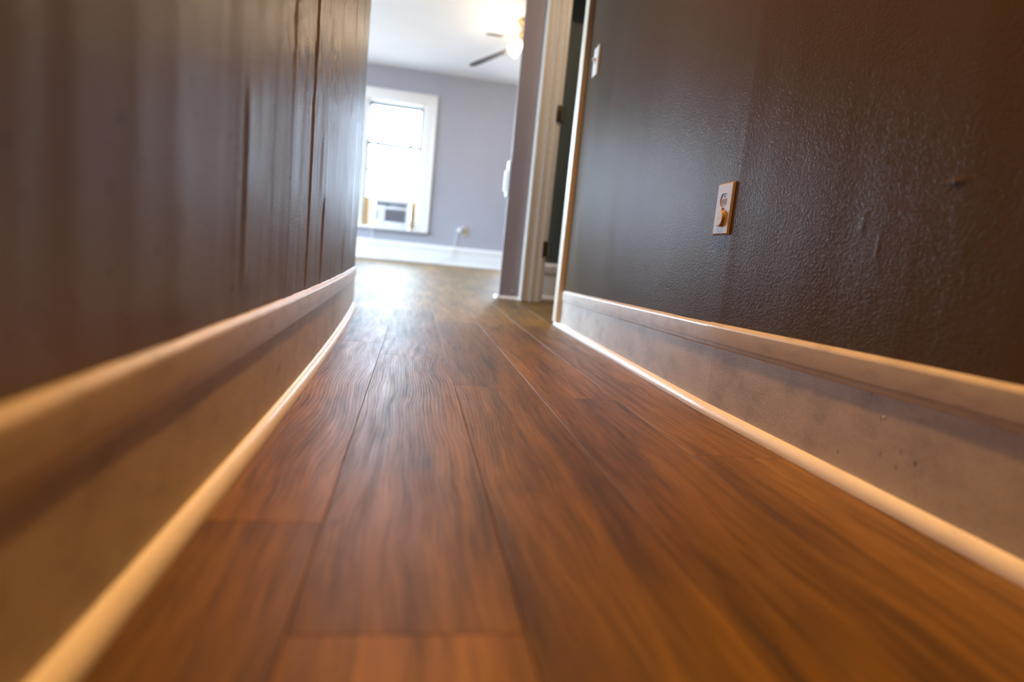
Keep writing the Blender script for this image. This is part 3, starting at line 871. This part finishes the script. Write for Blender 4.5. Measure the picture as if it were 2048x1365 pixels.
# front face in three bands, middle ones pierced by the receptacle holes
def pierced(z0, z1, zc):
    n = 32
    hole = [(a, zc + b) for a, b in disc_outline(0.0172, 0.0172, n, 0.0142)]
    W_ = PWD - PB
    rect = []
    for i in range(n):
        a = 2 * PI * i / n
        c, s = math.cos(a), math.sin(a)
        hz = (z1 - zc) if s > 0 else (zc - z0)
        k = min(W_ / abs(c) if abs(c) > 1e-9 else 9, hz / abs(s) if abs(s) > 1e-9 else 9)
        rect.append((k * c, zc + k * s))
    R_ = [bm.verts.new((PD, a, b)) for a, b in rect]
    H_ = [bm.verts.new((PD, a, b)) for a, b in hole]
    D_ = [bm.verts.new((PD - 0.0035, a, b)) for a, b in hole]
    for i in range(n):
        j = (i + 1) % n
        bm.faces.new((R_[i], R_[j], H_[j], H_[i])); bm.faces.new((H_[i], H_[j], D_[j], D_[i]))
pierced(0.0, PHT - PB, 0.0195)
pierced(-PHT + PB, 0.0, -0.0195)
# fill the four corner slivers left by the radial fan
for zc, z0, z1 in ((0.0195, 0.0, PHT - PB), (-0.0195, -PHT + PB, 0.0)):
    W_ = PWD - PB
    for sx in (-1, 1):
        for zz in (z0, z1):
            hz = abs(zz - zc); t = math.atan2(hz, W_); n = 32; st = 2 * PI / n
            k = math.floor(t / st)
            a0, a1 = k * st, (k + 1) * st
            p0 = (W_, W_ * math.tan(a0)); p1 = (hz / math.tan(a1), hz)
            s = 1 if zz > zc else -1
            vs = [bm.verts.new((PD, sx * p0[0], zc + s * p0[1])), bm.verts.new((PD, sx * W_, zz)), bm.verts.new((PD, sx * p1[0], zz))]
            bm.faces.new(vs)
cp = obj('cover_plate', bm, M['plate'], ol, True, auto=25)
bm = bmesh.new()
bm2 = bmesh.new(); sweep(bm2, [[Vector((x, a, 0.0195 + b)) for a, b in disc_outline(0.0172, 0.0172, 32, 0.0142)] for x in (0.0004, 0.0019)])
obj('gap_shade_disc', bm2, M['slot'], ol)  # near-black backing disc, painting the shade in the gap round the receptacle
pts = disc_outline(0.0156, 0.0156, 32, 0.0128)
sweep(bm, [[Vector((x, a, 0.0195 + b)) for a, b in pts] for x in (0.0, 0.0038)])
rc = obj('receptacle', bm, M['plate'], ol, True, auto=30)
tag(rc, 'upper receptacle with open slots')
boxo('slot_recess', M['amber'], (0.0036, 0.00405, -0.0115, -0.0008, 0.0085, 0.0225), rc)
boxo('slot_recess', M['amber'], (0.0036, 0.00405, 0.0008, 0.0115, 0.0085, 0.0225), rc)
boxo('slot', M['slot'], (0.0038, 0.00415, -0.0066, -0.0042, 0.0125, 0.0205), rc)
boxo('slot', M['slot'], (0.0038, 0.00415, 0.0042, 0.0066, 0.0125, 0.0205), rc)
bm = bmesh.new(); lathe(bm, [(0, 0), (0.0027, 0), (0.0027, 0.0006), (0, 0.0006)], 16, Matrix.Translation((0.0036, 0, 0.0275)) @ Matrix.Rotation(PI / 2, 4, 'Y'))
obj('ground_slot', bm, M['slot'], rc)
bm = bmesh.new(); lathe(bm, [(0.0034, 0), (0.0034, 0.0008), (0.0022, 0.0019), (0, 0.0022)], 18, Matrix.Translation((PD, 0, 0.0)) @ Matrix.Rotation(PI / 2, 4, 'Y'))
sc = obj('screw', bm, M['steel'], ol, True, auto=40)
boxo('screw_slot', M['slot'], (PD + 0.0018, PD + 0.0024, -0.0004, 0.0004, -0.0028, 0.0028), sc)
# moulded marks along the bottom edge of the plate
for i, a in enumerate((-0.009, -0.0045, 0.0, 0.0055, 0.0085)):
    boxo('moulded_mark', M['plate'], (PD - 0.0002, PD + 0.0004, a - 0.0012, a + 0.0012, -0.0498, -0.0484), cp)
# oval plug cap pushed into the lower receptacle
pc = tag(on_right_wall('safety_plug', OY, OZ - 0.021, 0.001 + PD), 'oval almond plug cap in the lower half of the hall outlet', 'plug cap')
def oval(rx, rz, n=40, p=2.6):
    r_ = []
    for i in range(n):
        a = 2 * PI * i / n; c, s = math.cos(a), math.sin(a)
        k = (abs(c) ** p + abs(s) ** p) ** (-1 / p)
        r_.append((rx * k * c, rz * k * s))
    return r_
bm = bmesh.new()
sweep(bm, [[Vector((x, a * k, b * k)) for a, b in oval(0.0162, 0.0178)] for x, k in ((-0.003, 1.0), (0.0046, 1.0), (0.0056, 0.97), (0.0060, 0.93))])
cb = obj('cap_body', bm, M['cap_side'], pc, True, auto=18)
bm = bmesh.new()
sweep(bm, [[Vector((x, a * k, b * k)) for a, b in oval(0.0148, 0.0162)] for x, k in ((0.0058, 1.0), (0.0064, 1.0), (0.0067, 0.97))])
fc = obj('face_disc', bm, M['cap_face'], pc, True, auto=18)
for i, (a, b, w_) in enumerate(((-0.0055, 0.000, 0.0013), (-0.0030, 0.0003, 0.0010), (-0.0008, 0.0006, 0.0012), (0.0016, 0.0009, 0.0010), (0.0040, 0.0012, 0.0014))):
    boxo('moulded_mark', M['plate'], (0.0065, 0.0069, a - w_ * 0.7, a + w_ * 0.7, b - 0.0011, b + 0.0011), fc)

# ------------------------------------------------------------------ light switch farther along the right wall
M['plate_sw'] = simple('off_white_plastic', (0.78, 0.75, 0.70), 0.3, var=0.03)
ls = tag(on_right_wall('light_switch', 2.585, 1.155), 'off-white toggle light switch high on the right hall wall near its end', 'switch')
bm = bmesh.new()
sweep(bm, [[Vector((x, a, b)) for a, b in ((-w_, -h_), (w_, -h_), (w_, h_), (-w_, h_))] for x, w_, h_ in ((0, 0.036, 0.059), (0.005, 0.036, 0.059), (0.008, 0.0325, 0.0555))])
obj('cover_plate', bm, M['plate_sw'], ls)
boxo('toggle_collar', M['plate'], (0.0075, 0.0095, -0.006, 0.006, -0.013, 0.013), ls, 0.0005)
bm = bmesh.new(); sweep(bm, [[Vector((x, a, b + c)) for a, b in ((-0.004, -0.005), (0.004, -0.005), (0.004, 0.005), (-0.004, 0.005))] for x, c in ((0.008, 0.0), (0.020, 0.008))])
obj('toggle', bm, M['plate_white'], ls)
for dz in (-0.030, 0.030):
    bm = bmesh.new(); lathe(bm, [(0.003, 0), (0.003, 0.0008), (0, 0.0016)], 14, Matrix.Translation((0.008, 0, dz)) @ Matrix.Rotation(PI / 2, 4, 'Y'))
    obj('screw', bm, M['steel'], ls, True, auto=40)

# ------------------------------------------------------------------ ceiling fan with lamps
FX, FY = 1.000, 6.42
cfan = tag(empty('ceiling_fan', (FX, FY, CEIL)), 'brass ceiling fan with dark blades and lit glass shades', 'ceiling fan')
bm = bmesh.new(); lathe(bm, [(0, 0), (0.135, 0), (0.140, -0.012), (0.128, -0.030), (0.116, -0.040), (0.112, -0.05)], 40)
obj('canopy', bm, M['brass'], cfan, True, auto=40)
bm = bmesh.new(); lathe(bm, [(0.110, -0.048), (0.104, -0.06), (0.104, -0.10), (0.112, -0.112), (0.118, -0.14), (0.110, -0.168), (0.09, -0.185), (0.06, -0.192), (0, -0.192)], 40)
obj('motor_housing', bm, M['brass'], cfan, True, auto=40)
bm = bmesh.new(); lathe(bm, [(0, -0.19), (0.05, -0.19), (0.062, -0.21), (0.062, -0.265), (0.045, -0.290), (0.018, -0.302), (0.012, -0.32), (0, -0.324)], 32)
lk = obj('light_fitter', bm, M['brass'], cfan, True, auto=40)
for k in range(4):
    a = math.radians(139 + 90 * k)
    T = Matrix.Translation((0, 0, -0.195)) @ Matrix.Rotation(a, 4, 'Z') @ Matrix.Rotation(math.radians(13.5), 4, 'Y')
    bm = bmesh.new()
    out = []
    for i in range(25):                        # blade outline, rounded tip
        t_ = i / 24
        x = 0.20 + 0.56 * t_
        wv = 0.044 + 0.014 * t_
        if t_ > 0.86: wv *= math.sqrt(max(0.0, 1 - ((t_ - 0.86) / 0.14) ** 2)) * 0.75 + 0.25 * (1 - (t_ - 0.86) / 0.14)
        out.append((x, wv))
    rim = [(x, w_) for x, w_ in out] + [(x, -w_) for x, w_ in reversed(out)]
    tilt = Matrix.Rotation(math.radians(-6), 4, 'X')
    sweep(bm, [[tilt @ Vector((x, y_, z_)) for x, y_ in rim] for z_ in (-0.004, 0.004)])
    bl_ = obj('blade', bm, M['blade'], cfan); bl_.matrix_local = T
    bm = bmesh.new()
    fr = []
    for x, wv, z_ in ((0.075, 0.020, 0.030), (0.12, 0.016, 0.016), (0.17, 0.022, 0.006), (0.22, 0.038, -0.006), (0.27, 0.030, -0.006), (0.30, 0.010, -0.006)):
        fr.append([Vector((x, -wv, z_ - 0.003)), Vector((x, wv, z_ - 0.003)), Vector((x, wv, z_ + 0.002)), Vector((x, -wv, z_ + 0.002))])
    sweep(bm, fr)
    obj('blade_iron', bm, M['brass'], bl_)
for k in range(3):
    a = math.radians(196 + 120 * k)
    T = Matrix.Translation((0, 0, -0.245)) @ Matrix.Rotation(a, 4, 'Z')
    bm = bmesh.new(); tube(bm, [T @ Vector(p) for p in ((0.05, 0, 0), (0.085, 0, 0.006), (0.108, 0, -0.004))], 0.010, 12)
    arm = obj('lamp_arm', bm, M['brass'], cfan, True, auto=40)
    S = T @ Matrix.Translation((0.105, 0, 0.0)) @ Matrix.Rotation(math.radians(-42), 4, 'Y')
    bm = bmesh.new()
    prof = [(0.020, 0.008), (0.024, -0.002), (0.034, -0.018), (0.046, -0.045), (0.050, -0.07), (0.054, -0.092), (0.064, -0.112), (0.062, -0.112), (0.050, -0.092), (0.046, -0.07), (0.042, -0.045), (0.030, -0.018), (0.0, -0.006)]
    lathe(bm, prof, 24, S)
    sh_ = obj('glass_shade', bm, M['shade_glow'], cfan, True, auto=60)
    tag(sh_, 'lit frosted tulip glass shade')
    l = bpy.data.lights.new('fan_bulb', 'POINT'); l.energy = LAMP_FAN; l.color = (1.0, 0.72, 0.42); l.shadow_soft_size = 0.05
    lo = bpy.data.objects.new('fan_bulb', l); col.objects.link(lo)
    lo.location = Vector((FX, FY, CEIL)) + (S @ Vector((0, 0, -0.16)))
bm = bmesh.new()
for i in range(26):
    b2 = bmesh.new(); bmesh.ops.create_icosphere(b2, subdivisions=1, radius=0.0042)
    merge(bm, b2, Matrix.Translation((-0.058, 0.03, -0.27 - i * 0.011)))
ch = obj('pull_chain', bm, M['brass'], cfan)
bm = bmesh.new(); lathe(bm, [(0, 0.02), (0.006, 0.018), (0.011, 0.0), (0.009, -0.018), (0, -0.026)], 14, Matrix.Translation((-0.058, 0.03, -0.575)))
obj('chain_knob', bm, M['blade'], ch, True)

# ------------------------------------------------------------------ hall downlight (above the frame)
HX, HY = 0.23, 1.12
hl = tag(empty('recessed_downlight', (HX, HY, CEIL)), 'round recessed downlight in the hall ceiling with brass rim', 'ceiling lamp')
bm = bmesh.new(); lathe(bm, [(0.060, 0.0), (0.095, 0.0), (0.098, -0.004), (0.092, -0.010), (0.066, -0.012), (0.060, -0.006)], 40)
obj('rim', bm, M['brass'], hl, True, auto=40)
bm = bmesh.new(); lathe(bm, [(0.062, -0.003), (0.045, -0.005), (0.0, -0.006)], 40)
obj('lens', bm, M['dome_glow'], hl, True)
l = bpy.data.lights.new('hall_bulb', 'SPOT'); l.energy = LAMP_HALL; l.color = WARM; l.shadow_soft_size = 0.06
l.spot_size = math.radians(110); l.spot_blend = 1.0
lo = bpy.data.objects.new('hall_bulb', l); col.objects.link(lo); lo.location = (HX, HY, CEIL - 0.03)

# added downlight over the passage, unseen, there to brighten the door casing
o2 = tag(empty('recessed_downlight', (1.00, 3.10, CEIL)), 'added unseen round downlight in the passage ceiling before the door', 'ceiling lamp')
for ch_ in [c for c in hl.children]:
    q = ch_.copy(); col.objects.link(q); q.parent = o2
l = bpy.data.lights.new('passage_fill', 'SPOT'); l.energy = FILL_PASSAGE; l.color = (1.0, 0.74, 0.50); l.shadow_soft_size = 0.06
l.spot_size = math.radians(150); l.spot_blend = 1.0
lo = bpy.data.objects.new('passage_fill', l); col.objects.link(lo); lo.location = (1.00, 3.10, CEIL - 0.03)
